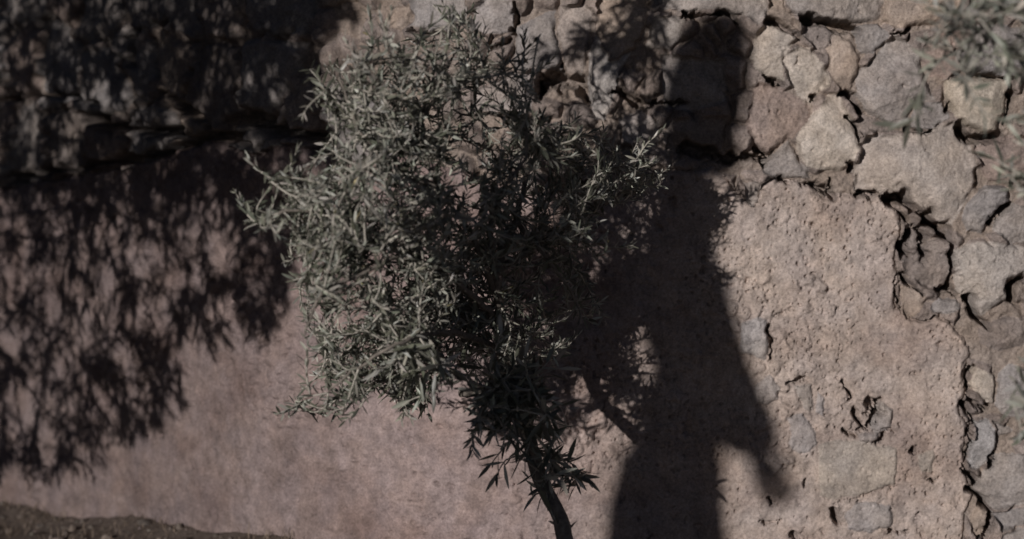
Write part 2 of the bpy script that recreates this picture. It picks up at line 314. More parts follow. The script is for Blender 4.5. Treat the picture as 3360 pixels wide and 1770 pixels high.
# laid stones where nothing was drawn by hand: the far, out of focus stretch and beyond the frame
inp = poly_sd(wx, wy, plaster_poly)
e, k = voronoi(.17, 9, .8, 1.15); SS, ZZ = wS, wZ
cnt_ = np.maximum(np.bincount(k.ravel(), minlength=16384), 1); cpx = (np.bincount(k.ravel(), PX.ravel(), minlength=16384) / cnt_)[k]
auto = (inp < 0) & ((cpx < 1180) | (cpx > 3420) | (PY < -70)) & (e > .006) & (k > 0)
trng = np.random.default_rng(12); tw = trng.random((16384, 4))
hh = .016 + .03 * tw[k][..., 0]; ew = .016
pf = 1 - (1 - np.clip((e - .006) / ew, 0, 1)) ** 2.2
tilt = (tw[k][..., 1] - .5) * .22 * (SS * 6 % 1 - .5) * 0
H = np.where(auto, H * (1 - pf) + (-.012 + hh) * pf + .008 * f2 + .003 * f3, H); LAB = np.where(auto, 100 + k, LAB)
pal = np.array([G_, D_, T_, R_, B_, G_]); cc = pal[(tw[:, 3] * 5.99).astype(int)] * (.85 + .3 * tw[:, 2:3])
COL = np.where(auto[..., None], cc[k], COL)
for i, (po, h, ew, col, rg) in enumerate(stones):
    a = np.array(po); m = (vx > a[:, 0].min() - 8) & (vx < a[:, 0].max() + 8) & (vy > a[:, 1].min() - 8) & (vy < a[:, 1].max() + 8)
    if not m.any(): continue
    d = poly_sd(vx[m], vy[m], po) / 1600; ew = max(ew * .40, .008)
    r2 = np.random.default_rng(100 + i); gx, gy = (r2.random(2) - .5) * .16
    cx, cy = a.mean(0); x_, y_ = (PX[m] - cx) / 1600, (PY[m] - cy) / 1600; rad = max(d.max(), .02)
    pf = 1 - (1 - np.clip(d / ew, 0, 1)) ** 2.6
    fa = np.zeros_like(d)                             # broken faces
    for q in range(7):
        an = r2.random() * 6.283; off = rad * (.25 + .75 * r2.random())
        fa = np.maximum(fa, (x_ * math.cos(an) + y_ * math.sin(an) - off) * (.12 + .42 * r2.random()))
    h_ = H[m] * (1 - pf) + (-.008 + h * .62 + gx * x_ + gy * y_ - fa) * pf + rg * (.0035 * f2[m] + .0036 * f3[m]) * pf - rg * .008 * sstep(.45, .8, fbm(wS[m] * 60, wZ[m] * 60, 3, 71 + i)) * pf
    inside = d > 0; H0 = H[m]; C0 = COL[m]
    H[m] = np.where(inside, h_, H0); LAB[m] = np.where(inside, 1000 + i, LAB[m])
    C0[inside] = np.array(col) * (.92 + .14 * r2.random()); COL[m] = C0
# plaster
pn = fbm(wS * 3.1, wZ * 3.1, 3, 51)
inpn = inp + 16 * fbm(wS * 30, wZ * 30, 4, 55)
pits = sstep(.50, .72, fbm(wS * 120, wZ * 120, 3, 61)) * sstep(-.15, .35, fbm(wS * 7, wZ * 7, 3, 63) + .25 * sstep(2500, 2800, PX) * (1 - sstep(900, 1300, PY)))
SS = wS + .006 * fbm(wS * 50, wZ * 50, 3, 45); ZZ = wZ + .006 * fbm(wS * 50, wZ * 50, 3, 46)
e2, k2 = voronoi(.030, 21); h2 = np.random.default_rng(22).random(16384)[k2]; SS, ZZ = wS, wZ
agg = sstep(.12, .5, fbm(wS * 5, wZ * 5, 3, 47) + .30 * sstep(2400, 2700, PX) * sstep(1150, 1600, PY)) * (h2 > .45)
agg = agg * (.004 + .008 * h2) * (1 - (1 - np.clip((e2 - .002) / .008, 0, 1)) ** 2)
SS = wS + .0035 * fbm(wS * 110, wZ * 110, 2, 45); ZZ = wZ + .0035 * fbm(wS * 110, wZ * 110, 2, 46)
pm = sstep(-.05, .55, fbm(wS * 6, wZ * 6, 3, 63) + .5 * sstep(2450, 2620, PX) * (1 - sstep(1000, 1250, PY)))
pits = 0
for cell_, sd_, dp_ in ((.0085, 31, .008), (.017, 32, .010)):
    d1_, kk_ = voronoi(cell_, sd_, f1only=True); rr_ = np.random.default_rng(sd_ + 50).random(16384)[kk_]
    pits = np.maximum(pits, dp_ * (1 - sstep(.5, 1.25, d1_ / (cell_ * (.02 + .20 * rr_ ** 2)))) * (rr_ > .95 - .6 * pm))
SS, ZZ = wS, wZ
hp = .012 + .012 * pn + .0045 * f2 + .0024 * f3 - pits + agg - .012 * sstep(.45, .8, fbm(wS * 33, wZ * 33, 4, 48))
hp = hp - .020 * (1 - np.clip(inpn / 22, 0, 1)) ** 2 + .003 * sstep(.2, .6, fbm(wS * 45, wZ * 45, 3, 67))
hand = LAB >= 1000
isp = (inpn > 0) & ~hand
H = np.where(isp, hp, H); LAB = np.where(isp, 1, LAB)
# lime of the plaster: warmer right, browner and stained left, fading light painted in
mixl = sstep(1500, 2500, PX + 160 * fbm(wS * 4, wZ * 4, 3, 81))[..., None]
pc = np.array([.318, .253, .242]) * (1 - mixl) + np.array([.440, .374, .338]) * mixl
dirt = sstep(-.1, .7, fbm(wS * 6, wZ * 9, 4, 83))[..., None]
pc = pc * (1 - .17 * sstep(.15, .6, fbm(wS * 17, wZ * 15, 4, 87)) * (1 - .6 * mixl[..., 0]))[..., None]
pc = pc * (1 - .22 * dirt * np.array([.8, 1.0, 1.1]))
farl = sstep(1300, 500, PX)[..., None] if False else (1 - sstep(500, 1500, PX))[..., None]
pc = pc * (1 - .36 * farl)  # leftward loss of light, painted into the plaster colour
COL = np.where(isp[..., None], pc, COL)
farS = (1 - .35 * (1 - sstep(500, 1500, PX)))[..., None]; COL = np.where(isp[..., None], COL, COL * farS)  # stones and mortar carry the same fading light in their colour
for po, h, ew, col in embeds:
    a = np.array(po); m = (wx > a[:, 0].min() - 8) & (wx < a[:, 0].max() + 8) & (wy > a[:, 1].min() - 8) & (wy < a[:, 1].max() + 8)
    d = poly_sd(wx[m], wy[m], po) / 1600; k = np.clip(d / ew, 0, 1); hm = H[m]; c0 = COL[m]
    H[m] = np.where(d > 0, hm * (1 - .6 * k) + .6 * k * hm.mean() + h * (1 - (1 - k) ** 2) - .004 * np.exp(-d / .002), hm)
    al = (sstep(0, .003, d) * .8)[..., None]; COL[m] = c0 * (1 - al) + al * np.array(col)
for pts, hw, dep in cracks:
    a = np.array(pts); m = (wx > a[:, 0].min() - 60) & (wx < a[:, 0].max() + 60) & (wy > a[:, 1].min() - 60) & (wy < a[:, 1].max() + 60)
    if not m.any(): continue
    d = line_d(wx[m] + 12 * f3[m] + 10 * f2[m], wy[m] + 12 * f3[m] - 8 * f2[m], pts); wl = hw * (.25 + 1.3 * vnoise(wS[m] * 55, wZ[m] * 55, 91))
    H[m] = np.minimum(H[m], H[m] * (1 - np.exp(-(d / wl) ** 3)) + (H[m] - dep) * np.exp(-(d / wl) ** 3))
COL = np.clip(COL, .02, .6)
P = B0 + NRM * H[..., None] + np.stack([np.zeros_like(H)] * 3, -1)
ns, nz = SS.shape
vid = np.arange(ns * nz).reshape(ns, nz)
quads = np.stack([vid[:-1, :-1], vid[1:, :-1], vid[1:, 1:], vid[:-1, 1:]], -1).reshape(-1, 4)
qa = P[:-1, :-1].reshape(-1, 3)
ql = LAB[:-1, :-1].ravel(); Pf = P.reshape(-1, 3); Cf = COL.reshape(-1, 3)
# orientation: normal towards the camera
a, b, c = Pf[quads[5, 0]], Pf[quads[5, 1]], Pf[quads[5, 2]]
if np.cross(b - a, c - a)[1] > 0: quads = quads[:, ::-1]
wall = thing("rubble_wall", "curving rubble stone wall, its lower part coated in cracked pale lime plaster", "wall", (0, 0, 0))
def sub(name, mask, mat):
    q = quads[mask]
    if not len(q): return None
    u, inv = np.unique(q, return_inverse=True)
    return mesh_np(name, Pf[u], [inv.reshape(-1, 4)], [mat], wall, True, None, Cf[u])
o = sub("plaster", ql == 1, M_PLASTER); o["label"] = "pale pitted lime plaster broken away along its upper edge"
cnt = {l: int((ql == l).sum()) for l in np.unique(ql)}
mort_mask = ql == 0
auto_l = sorted([l for l in cnt if 100 <= l], key=lambda l: -cnt[l] if l >= 1000 else 0)
pxf = PX[:-1, :-1].ravel(); pyf = PY[:-1, :-1].ravel(); vis = (pxf > 0) & (pxf < 3360) & (pyf > 0) & (pyf < 1770)
far_mask = np.zeros(len(ql), bool)
vc = {l: int(((ql == l) & vis).sum()) for l in auto_l}; keep = set(sorted(auto_l, key=lambda l: -vc[l] - (l >= 1000) * 1e7)[:98])
for l in auto_l:
    mk = ql == l
    if l in keep and vc[l] > 100: sub("stone", mk, M_STONE)
    else: far_mask |= mk
sub("mortar", mort_mask, M_MORTAR)
o = sub("stones_beyond", far_mask, M_STONE); o.name = "masonry"; o["kind"] = "stuff"
# body of the wall behind the relief: closed prism with a top
sc = np.arange(0, 5.9, .1); xs = np.interp(sc, S_, XB); ys = np.interp(sc, S_, YB); t_ = theta(sc)
V = []; 
for z in (-.3, 2.04):
    for off in (.13, .62):
        V += [(x + math.sin(t) * off, y + math.cos(t) * off, z) for x, y, t in zip(xs, ys, t_)]
n_ = len(sc); V = np.array(V); i = np.arange(n_ - 1); A0, A1, A2, A3 = 0, n_, 2 * n_, 3 * n_
F = np.concatenate([np.c_[A0 + i, A0 + i + 1, A2 + i + 1, A2 + i], np.c_[A1 + i + 1, A1 + i, A3 + i, A3 + i + 1], np.c_[A2 + i, A2 + i + 1, A3 + i + 1, A3 + i], np.c_[A1 + i, A1 + i + 1, A0 + i + 1, A0 + i],
    [[A0, A2, A3, A1], [A1 + n_ - 1, A3 + n_ - 1, A2 + n_ - 1, A0 + n_ - 1]]])
mesh_np("wall_core", V, [F], [M_MORTAR], wall, False, None, np.tile(MCOL * .9, (len(V), 1)))
# capstones: fill between relief top and the core
V = []
for z in (2.03, 2.10):
    for off in (-.03, .66):
        V += [(x + math.sin(t) * off, y + math.cos(t) * off, z + .01 * math.sin(7 * s)) for x, y, t, s in zip(xs, ys, t_, sc)]
mesh_np("coping", np.array(V), [F], [M_STONE], wall, False, None, np.tile(np.array(G_), (len(V), 1)))

# ---------------------------------------------------------------- ground
def wall_y(x): return np.interp(-x, -XB, YB)
def ground_z(x, y):
    d = wall_y(x) - y                                       # distance in front of the wall
    base = .108 + .106 * sstep(-1.3, -.58, x) + .30 * sstep(1.2, 4.6, d) + .015 * np.exp(-(d / .10) ** 2)
    return base + .030 * fbm(x * 3, y * 3, 4, 101) + .008 * fbm(x * 21, y * 21, 3, 103)
def axis(a, b, lo, hi, st):
    c = np.arange(lo, hi, st); l = []; v = lo; k = st
    while v > a: k *= 1.35; v -= k; l.append(v)
    r = []; v = hi; k = st
    while v < b: k *= 1.35; r.append(v); v += k
    return np.array(l[::-1] + list(c) + r + [b])
gx = axis(-400, 400, -3.4, 2.4, .025); gy = axis(-400, 400, -1.6, 2.6, .025)
GX, GY = np.meshgrid(gx, gy, indexing='ij'); nr = np.hypot(GX, GY); GZ = ground_z(GX, GY)
GZ = np.where(nr > 8, GZ * np.clip(1 - (nr - 8) / 60, .6, 1), GZ)
vi = np.arange(GX.size).reshape(GX.shape); gq = np.stack([vi[:-1, :-1], vi[1:, :-1], vi[1:, 1:], vi[:-1, 1:]], -1).reshape(-1, 4)
mg, n, b = newmat("dry_earth"); co = N(n, "ShaderNodeTexCoord").outputs["Object"]
a1 = noise_node(n, co, 9, 8, .65); a2 = noise_node(n, co, 90, 6, .7)
c = mixc(n, ramp(n, a1.outputs[0], [(.35, 0.0), (.65, 1.0)]).outputs[0], (.125, .098, .082), (.185, .150, .128))
c = mixc(n, 1.0, c, ramp(n, a2.outputs[0], [(.3, .6), (.7, 1.3)]).outputs[0], 'MULTIPLY')
n.links.new(c, b.inputs["Base Color"]); b.inputs["Roughness"].default_value = 1; b.inputs["Specular IOR Level"].default_value = .1
bb = N(n, "ShaderNodeBump"); bb.inputs["Strength"].default_value = 1; bb.inputs["Distance"].default_value = .01
n.links.new(a2.outputs[0], bb.inputs["Height"]); n.links.new(bb.outputs[0], b.inputs["Normal"])
g = mesh_np("ground", np.stack([GX, GY, GZ], -1).reshape(-1, 3), [gq], [mg]); g["kind"] = "structure"
# dry grass and crumbs of stone at the foot of the wall
def tint_n(n, lo=.75, hi=1.25, hue=.06):
    v = lo + (hi - lo) * rng.random((n, 1)); return v * (1 + hue * (rng.random((n, 3)) - .5))
nb = 5200; t = rng.random(nb) ** 1.0 * 3.6 + 1.2; xs_ = np.interp(t, S_, XB); ys_ = np.interp(t, S_, YB); tq = theta(t)
off = rng.random(nb) ** 1.6 * .55 + .02; bx = xs_ - np.sin(tq) * off; by = ys_ - np.cos(tq) * off
cl = vnoise(bx * 7, by * 7, 5); kp = cl > .42; bx, by = bx[kp], by[kp]; nb = len(bx); bz = ground_z(bx, by) - .004
an = rng.random(nb) * 6.283; le = .02 + .045 * rng.random(nb) ** 1.8; lean = .7 + 1.2 * rng.random(nb); wd = .0011
dx, dy = np.cos(an), np.sin(an); V = np.empty((nb, 5, 3))
for j, (tt_, w_) in enumerate(((0, 1), (0, -1), (.55, .8), (.55, -.8), (1, 0))):
    hx = le * tt_ * np.sin(lean * (.4 + .6 * tt_)); hz = le * tt_ * np.cos(lean * (.4 + .6 * tt_))
    V[:, j, 0] = bx + dx * hx - dy * wd * w_; V[:, j, 1] = by + dy * hx + dx * wd * w_; V[:, j, 2] = bz + hz
i = np.arange(nb)[:, None] * 5
M_STRAW = plain("dry_straw", (.20, .155, .12), .9, .3, 30, .0002)
gr = mesh_np("dry_grass", V.reshape(-1, 3), [i + np.array([[0, 1, 3, 2]]), i + np.array([[2, 3, 4]])], [M_STRAW])
gr["kind"] = "stuff"; gr["label"] = "short dry grass and straw on the soil at the foot of the wall"; gr["category"] = "grass"
def blob_cloud(cx, cy, cz, r, seed):
    """many small faceted stones as one array"""
    ico = np.array([(0,0,1),(.894,0,.447),(.276,.851,.447),(-.724,.526,.447),(-.724,-.526,.447),(.276,-.851,.447),(.724,.526,-.447),(-.276,.851,-.447),(-.894,0,-.447),(-.276,-.851,-.447),(.724,-.526,-.447),(0,0,-1)])
    fc = np.array([(0,1,2),(0,2,3),(0,3,4),(0,4,5),(0,5,1),(1,6,2),(2,7,3),(3,8,4),(4,9,5),(5,10,1),(6,7,2),(7,8,3),(8,9,4),(9,10,5),(10,6,1),(11,7,6),(11,8,7),(11,9,8),(11,10,9),(11,6,10)])
    q = np.random.default_rng(seed); n = len(cx)
    s = r[:, None, None] * (.7 + .6 * q.random((n, 12, 1))) * (np.array([1, 1, .7]) * (.7 + .6 * q.random((n, 1, 3))))
    V = ico[None] * s + np.stack([cx, cy, cz], -1)[:, None]
    return V.reshape(-1, 3), (np.arange(n)[:, None, None] * 12 + fc[None]).reshape(-1, 3)
nb = 900; t = rng.random(nb) * 3.6 + 1.0; tq = theta(t); off = rng.random(nb) ** 1.5 * .7 + .03
bx = np.interp(t, S_, XB) - np.sin(tq) * off; by = np.interp(t, S_, YB) - np.cos(tq) * off; r = .003 + .011 * rng.random(nb) ** 3
V, F = blob_cloud(bx, by, ground_z(bx, by) + r * .2, r, 4)
o = mesh_np("gravel", V, [F], [M_STONE], None, False, None, np.repeat(tint_n(nb, .6, 1.1) * np.array([[.2, .17, .15]]), 12, 0))
o["kind"] = "stuff"; o["label"] = "crumbs of stone and plaster fallen on the soil below the wall"; o["category"] = "gravel"

# ---------------------------------------------------------------- olive growth
def nrmz(v): return v / max(np.linalg.norm(v), 1e-9)
def smooth_path(pts, step=.015):
    P_ = np.array(pts, float); out = []
    for i in range(len(P_) - 1):
        p0 = P_[max(i - 1, 0)]; p1 = P_[i]; p2 = P_[i + 1]; p3 = P_[min(i + 2, len(P_) - 1)]
        m = max(2, int(np.linalg.norm(p2 - p1) / step))
        for k in range(m):
            t = k / m; out.append(.5 * (2 * p1 + (p2 - p0) * t + (2 * p0 - 5 * p1 + 4 * p2 - p3) * t * t + (3 * p1 - p0 - 3 * p2 + p3) * t ** 3))
    out.append(P_[-1]); return np.array(out)
def tube(pts, rad, seg=6):
    pts = np.asarray(pts); n = len(pts); tg = np.gradient(pts, axis=0); tg /= np.maximum(np.linalg.norm(tg, axis=1, keepdims=True), 1e-9)
    ref = np.array([0.31, .9, .2]); u = np.cross(tg, ref); u /= np.maximum(np.linalg.norm(u, axis=1, keepdims=True), 1e-9); v = np.cross(tg, u)
    a = np.arange(seg) * 2 * math.pi / seg; rad = np.broadcast_to(rad, (n,))
    V = pts[:, None] + rad[:, None, None] * (np.cos(a)[None, :, None] * u[:, None] + np.sin(a)[None, :, None] * v[:, None])
    i = np.arange(n - 1)[:, None] * seg; j = np.arange(seg)[None]; k = (j + 1) % seg
    F = np.stack([i + j, i + k, i + seg + k, i + seg + j], -1).reshape(-1, 4)
    V = V.reshape(-1, 3); V = np.vstack([V, pts[0], pts[-1]]); nn = n * seg
    T = [(nn, (q + 1) % seg, q) for q in range(seg)] + [(nn + 1, (n - 1) * seg + q, (n - 1) * seg + (q + 1) % seg) for q in range(seg)]
    return V, F, np.array(T)
class Acc:
    def __init__(s): s.V = []; s.Q = []; s.T = []; s.n = 0; s.C = []
    def add(s, V, Q_, T_, C=None):
        if len(Q_): s.Q.append(Q_ + s.n)
        if len(T_): s.T.append(T_ + s.n)
        s.V.append(V); s.n += len(V)
        s.C.append(np.ones((len(V), 3)) if C is None else C)
    def build(s, name, mats, parent, fm=None, smooth=True):
        F = [np.concatenate(s.Q)] if s.Q else []
        if s.T: F.append(np.concatenate(s.T))
        return mesh_np(name, np.concatenate(s.V), F, mats, parent, smooth, fm, np.concatenate(s.C))
def leaves_mesh(Ls, q):
    """Ls rows: base(3) dir(3) normal(3) length width"""
    A = np.array(Ls); n = len(A); b = A[:, 0:3]; d = A[:, 3:6]; nn = A[:, 6:9]; L = A[:, 9:10]; W = A[:, 10:11]
    d = d / np.linalg.norm(d, axis=1, keepdims=True); s = np.cross(d, nn); s /= np.maximum(np.linalg.norm(s, axis=1, keepdims=True), 1e-6); nn = np.cross(s, d)
    bend = (q.random((n, 1)) - .35) * .38; tw = (q.random((n, 1)) - .5) * 1.0; fold = .12 + .25 * q.random((n, 1))
    V = np.empty((n, 11, 3))
    def pt(u, v, wv):
        c = b + d * L * (u * (1 - .12 * u * np.abs(bend))) - nn * L * bend * u * u
        a = tw * u; sv = s * np.cos(a) + nn * np.sin(a); nv = nn * np.cos(a) - s * np.sin(a)
        return c + sv * W * .5 * wv * v + nv * W * .5 * abs(v) * wv * fold
    V[:, 0] = pt(0, 0, 0)
    for k, (u, wv) in enumerate(((.24, .72), (.52, 1.0), (.8, .62))):
        for m, v in enumerate((-1, 0, 1)): V[:, 1 + k * 3 + m] = pt(u, v, wv)
    V[:, 10] = pt(1, 0, 0)
    qd = [(1, 2, 5, 4), (2, 3, 6, 5), (4, 5, 8, 7), (5, 6, 9, 8)]; tr = [(0, 2, 1), (0, 3, 2), (7, 8, 10), (8, 9, 10)]
    i = np.arange(n)[:, None, None] * 11
    Q_ = (i + np.array(qd)[None]).reshape(-1, 4)[:, ::-1]; T_ = (i + np.array(tr)[None]).reshape(-1, 3)[:, ::-1]
    T_ = (i + np.array([(1, 2, 0), (2, 3, 0), (8, 7, 10), (9, 8, 10)])[None]).reshape(-1, 3)
    Q_ = (i + np.array(qd)[None]).reshape(-1, 4)[:, ::-1]
    return V.reshape(-1, 3), Q_, T_, n
def grow(root, limbs, tips, q, leaf_len=(.04, .062), zone=.17, gap=.011, up=.3, twr=.0013, maxlen=.5, leafw=.18, yellow=.03, hang=0.0, min_seg=.03, bare=0.0):
    """connect every tip to the growing skeleton by a twig and clothe its end with leaves"""
    nodes = [p for L in limbs for p in L]; NA = np.zeros((len(nodes) + len(tips) * 45, 3)); NA[:len(nodes)] = nodes; nn = len(nodes)
    tips = np.array(tips); base = NA[:nn]
    dd = np.array([np.min(np.sum((base - t) ** 2, 1)) for t in tips]); tips = tips[np.argsort(dd)]
    tw = Acc(); LV = []
    for t in tips:
        d2 = np.sum((NA[:nn] - t) ** 2, 1); pen = 0.0
        j = int(np.argmin(np.abs(np.sqrt(d2) - .10) + .0)) if q.random() < .6 else int(np.argmin(d2))
        p0 = NA[j].copy(); L = np.linalg.norm(t - p0)
        if L < min_seg:
            t = t + nrmz(q.normal(size=3) + np.array([0, 0, up])) * .07; L = np.linalg.norm(t - p0)
        if L > maxlen: continue
        mid = (p0 + t) / 2 + q.normal(size=3) * L * .10 + np.array([0, 0, -.08 * L * (1 if up > 0 else -1)])
        pts = smooth_path([p0, mid, t], .012); nsg = len(pts)
        r0 = twr * (1 + 1.6 * min(L, .35) / .2); V, F_, T_ = tube(pts, np.linspace(r0, .0007, nsg), 4); tw.add(V, F_, T_)
        for p in pts[::2][1:]:
            if nn < len(NA): NA[nn] = p; nn += 1
        if q.random() < bare: continue
        # leaves, opposite pairs
        seg = np.linalg.norm(np.diff(pts, axis=0), axis=1); cum = np.concatenate([[0], np.cumsum(seg)]); tot = cum[-1]; z = min(zone * (.7 + .5 * q.random()), tot)
        a = tot - z; ang = q.random() * 6.283; sz = .8 + .4 * q.random()
        while a < tot:
            f = np.interp(a, cum, np.arange(nsg)); i = min(int(f), nsg - 2); p = pts[i] + (pts[i + 1] - pts[i]) * (f - i); tg = nrmz(pts[i + 1] - pts[i])
            u = nrmz(np.cross(tg, [.3, .5, .81])); v = np.cross(tg, u); ang += 1.571 + q.normal() * .25
            e = (a - (tot - z)) / max(z, 1e-6)
            for sgn in (0, math.pi):
                if q.random() < .12: continue
                r_ = u * math.cos(ang + sgn) + v * math.sin(ang + sgn)
                spread = .95 - .45 * e + q.normal() * .18
                d = tg * math.cos(spread) + r_ * math.sin(spread) + np.array([0, 0, .12 * (1 if up > 0 else -1) - hang])
                nrm_ = tg * .8 - r_ * .5 + q.normal(size=3) * .35 + np.array([0, 0, .35])
                l = (leaf_len[0] + (leaf_len[1] - leaf_len[0]) * q.random()) * sz * (1 - .35 * max(0, e - .75) * 4 * .5)
                LV.append(np.concatenate([p, nrmz(d), nrm_, [l, l * leafw * (.8 + .4 * q.random())]]))
            a += gap * (1 + .6 * q.random())
        LV.append(np.concatenate([t, nrmz(pts[-1] - pts[-2] + q.normal(size=3) * .2), q.normal(size=3) + [0, -.5, .5], [leaf_len[0] * .75, leaf_len[0] * .13]]))
    V, Q_, T_, nl = leaves_mesh(LV, q); c = .6 + .75 * q.random((nl, 1)) ** 1.3; C = np.repeat(c, 3, 1) * (1 + .10 * (q.random((nl, 3)) - .5))
    yl = q.random(nl) < yellow; C[yl] *= np.array([1.45, 1.3, .85])
    C = np.repeat(C, 11, 0)
    f = Acc(); f.add(V, Q_, T_, C)
    tq, tt_ = np.concatenate(tw.Q), np.concatenate(tw.T); f.add(np.concatenate(tw.V), tq, tt_)
    f.build("foliage", [M_LEAF, M_TWIG], root, np.concatenate([np.zeros(len(Q_)), np.ones(len(tq)), np.zeros(len(T_)), np.ones(len(tt_))]))
    return nl
def in_poly(poly, n, q):
    p = np.array(poly); out = []
    while len(out) < n:
        x = q.random(400) * (p[:, 0].max() - p[:, 0].min()) + p[:, 0].min(); y = q.random(400) * (p[:, 1].max() - p[:, 1].min()) + p[:, 1].min()
        k = poly_sd(x, y, poly) > 0; out += list(zip(x[k], y[k]))
    return out[:n]
# --- the young olive
TY = -.60
def tp(x, y, dy=0):
    k = min(max((1250 - y) / 150, 0), 1)
    return unproj(x, y, TY + dy + k * float(np.interp(x, [850, 1300, 1640, 1850, 2150], [-.12, -.08, 0, .08, .30])))
tr0 = tp(1862, 1800); gz = float(ground_z(np.array([tr0[0] + .05]), np.array([TY]))[0])
sap = thing("olive_tree", "young olive tree with silvery leaves and thin dark leaning trunk before the wall", "tree", (0, 0, 0))
trunk_p = smooth_path([(tr0[0] + .075, TY + .02, gz - .05), (tr0[0] + .045, TY + .01, gz + .06), tr0, tp(1838, 1700, .02), tp(1790, 1610, .05), tp(1755, 1520, .08), tp(1735, 1440, .11), tp(1703, 1360, .17), tp(1672, 1280, .23), tp(1650, 1180, .25), tp(1645, 1060, .18), tp(1625, 900, .06), tp(1605, 760)])
rt = np.interp(np.arange(len(trunk_p)), [0, 12, len(trunk_p) * .62, len(trunk_p) - 1], [.024, .0150, .0125, .006])
rt = rt * (1 + .05 * np.sin(np.arange(len(rt)) * .9) + .04 * np.sin(np.arange(len(rt)) * 2.3))
A = Acc(); A.add(*tube(trunk_p, rt, 14)); A.build("trunk", [M_BARK], sap)
limb_px = [
 [(1645, 1060, .18), (1500, 930, .02), (1320, 830, -.08), (1130, 730, -.10), (960, 690, -.10), (850, 745, -.12)],
 [(1640, 1000, .13), (1560, 800, -.0), (1450, 620, -.02), (1370, 480, 0), (1400, 330, .02), (1480, 200, .03), (1500, 110, .03)],
 [(1625, 900, .06), (1690, 720, .03), (1730, 560, .06), (1700, 430, .06), (1640, 385, .05), (1570, 372, .05), (1510, 378, .05), (1480, 340, .05)],
 [(1625, 900, .06), (1760, 800, .04), (1900, 720, .06), (2010, 650, .08), (2120, 590, .10), (2170, 572, .10)],
 [(1650, 1150, .24), (1480, 1090, .04), (1300, 1130, -.12), (1140, 1230, -.14), (1080, 1290, -.14)],
 [(1450, 620, -.02), (1300, 560, -.05), (1180, 430, -.06), (1130, 300, -.06), (1110, 240, -.06)],
 [(1320, 830, -.08), (1180, 900, -.12), (1060, 960, -.14), (1000, 1100, -.14)],
 [(1605, 760, 0), (1640, 640, -.08), (1720, 520, -.1), (1730, 380, -.08), (1725, 300, -.06)],
 [(1690, 720, .03), (1830, 900, .02), (1900, 1020, .02), (1880, 1120, .02)],
 [(1370, 480, 0), (1420, 300, -.04), (1530, 250, -.05), (1640, 225, -.05)],
 [(1672, 1280, .23), (1620, 1300, .08), (1580, 1340, -.07), (1560, 1400, -.07)],
 [(1752, 1500, .085), (1790, 1530, .06), (1840, 1545, .05), (1885, 1570, .05)],
 [(1650, 1180, .25), (1700, 1210, .12), (1760, 1290, -.06), (1790, 1370, -.06)],
]
limbs = [trunk_p]
for k, L in enumerate(limb_px):
    pts = smooth_path([tp(x, y, d) for x, y, d in L]); pts[1:] += rng.normal(size=(len(pts) - 1, 3)) * .0015
    r0 = .0075 if k < 5 else .0045
    if k in (11, 12): r0 = .003
    A = Acc(); A.add(*tube(pts, np.linspace(r0, .0018, len(pts)), 8)); A.build("branch", [M_BARK], sap); limbs.append(pts)
st = smooth_path([tp(1668, 1270, .23), tp(1580, 1285, .16), tp(1512, 1291, .12)]); A = Acc(); A.add(*tube(st, .0075, 9)); A.build("branch_stub", [M_BARK], sap)
q = np.random.default_rng(21); tips = []
def add_tips(poly, n, d0, d1):
    for x, y in in_poly(poly, n, q): tips.append(tp(x, y, d0 + (d1 - d0) * q.random() + (.18 * min(max((y - 780) / 250, 0), 1) if d0 < 0 and x > 1000 else 0)))
add_tips([(870,740),(930,640),(1050,560),(1190,520),(1330,560),(1500,600),(1560,800),(1500,1000),(1350,1150),(1380,1300),(1250,1290),(1130,1320),(1030,1260),(1000,1090),(970,930),(1010,860)], 560, -.24, .16)
add_tips([(1070,320),(1160,250),(1260,190),(1400,190),(1480,70),(1540,110),(1540,180),(1650,215),(1600,260),(1500,300),(1470,420),(1420,520),(1250,540),(1120,440)], 150, -.18, .12)
add_tips([(1700,300),(1770,300),(1790,420),(1900,410),(2000,440),(2100,500),(2140,570),(2030,680),(1960,800),(1800,860),(1560,800),(1500,620),(1600,500)], 230, -.16, .16)
add_tips([(1500,780),(1900,820),(2000,1000),(1950,1120),(1800,1180),(1650,1200),(1450,1130)], 110, .08, .28)
add_tips([(1330,1000),(1480,900),(1650,1000),(1660,1200),(1600,1330),(1480,1220),(1400,1320),(1280,1280)], 26, .12, .26)
add_tips([(1330,390),(1500,400),(1540,480),(1420,560),(1330,500)], 26, -.06, .14)
CL = [(1540,1260),(1620,1180),(1740,1210),(1790,1320),(1830,1400),(1760,1450),(1700,1430),(1620,1450),(1560,1400)]
for x, y in [(812, 732), (830, 745), (900, 550), (915, 570), (1004, 565), (1045, 300), (1060, 330), (1134, 212), (1206, 140), (1493, 30), (1708, 215), (1280, 135), (1100, 480), (1000, 1330), (970, 1300), (850, 738), (880, 600), (905, 590), (960, 630), (1060, 300), (1090, 340), (1190, 190), (1230, 150), (1210, 230), (1290, 150), (1490, 50), (1555, 90), (1530, 60), (1690, 210), (1650, 250), (2180, 572), (2150, 540), (960, 1330), (1140, 1370), (1360, 1360), (1330, 1370), (1100, 1370), (1000, 870), (960, 900), (1740, 290), (1840, 400), (2100, 620), (1950, 840), (1990, 790), (1560, 1480)]:
    for r in range(2): tips.append(tp(x + q.normal() * 12, y + q.normal() * 12, -.06 + q.normal() * .03))
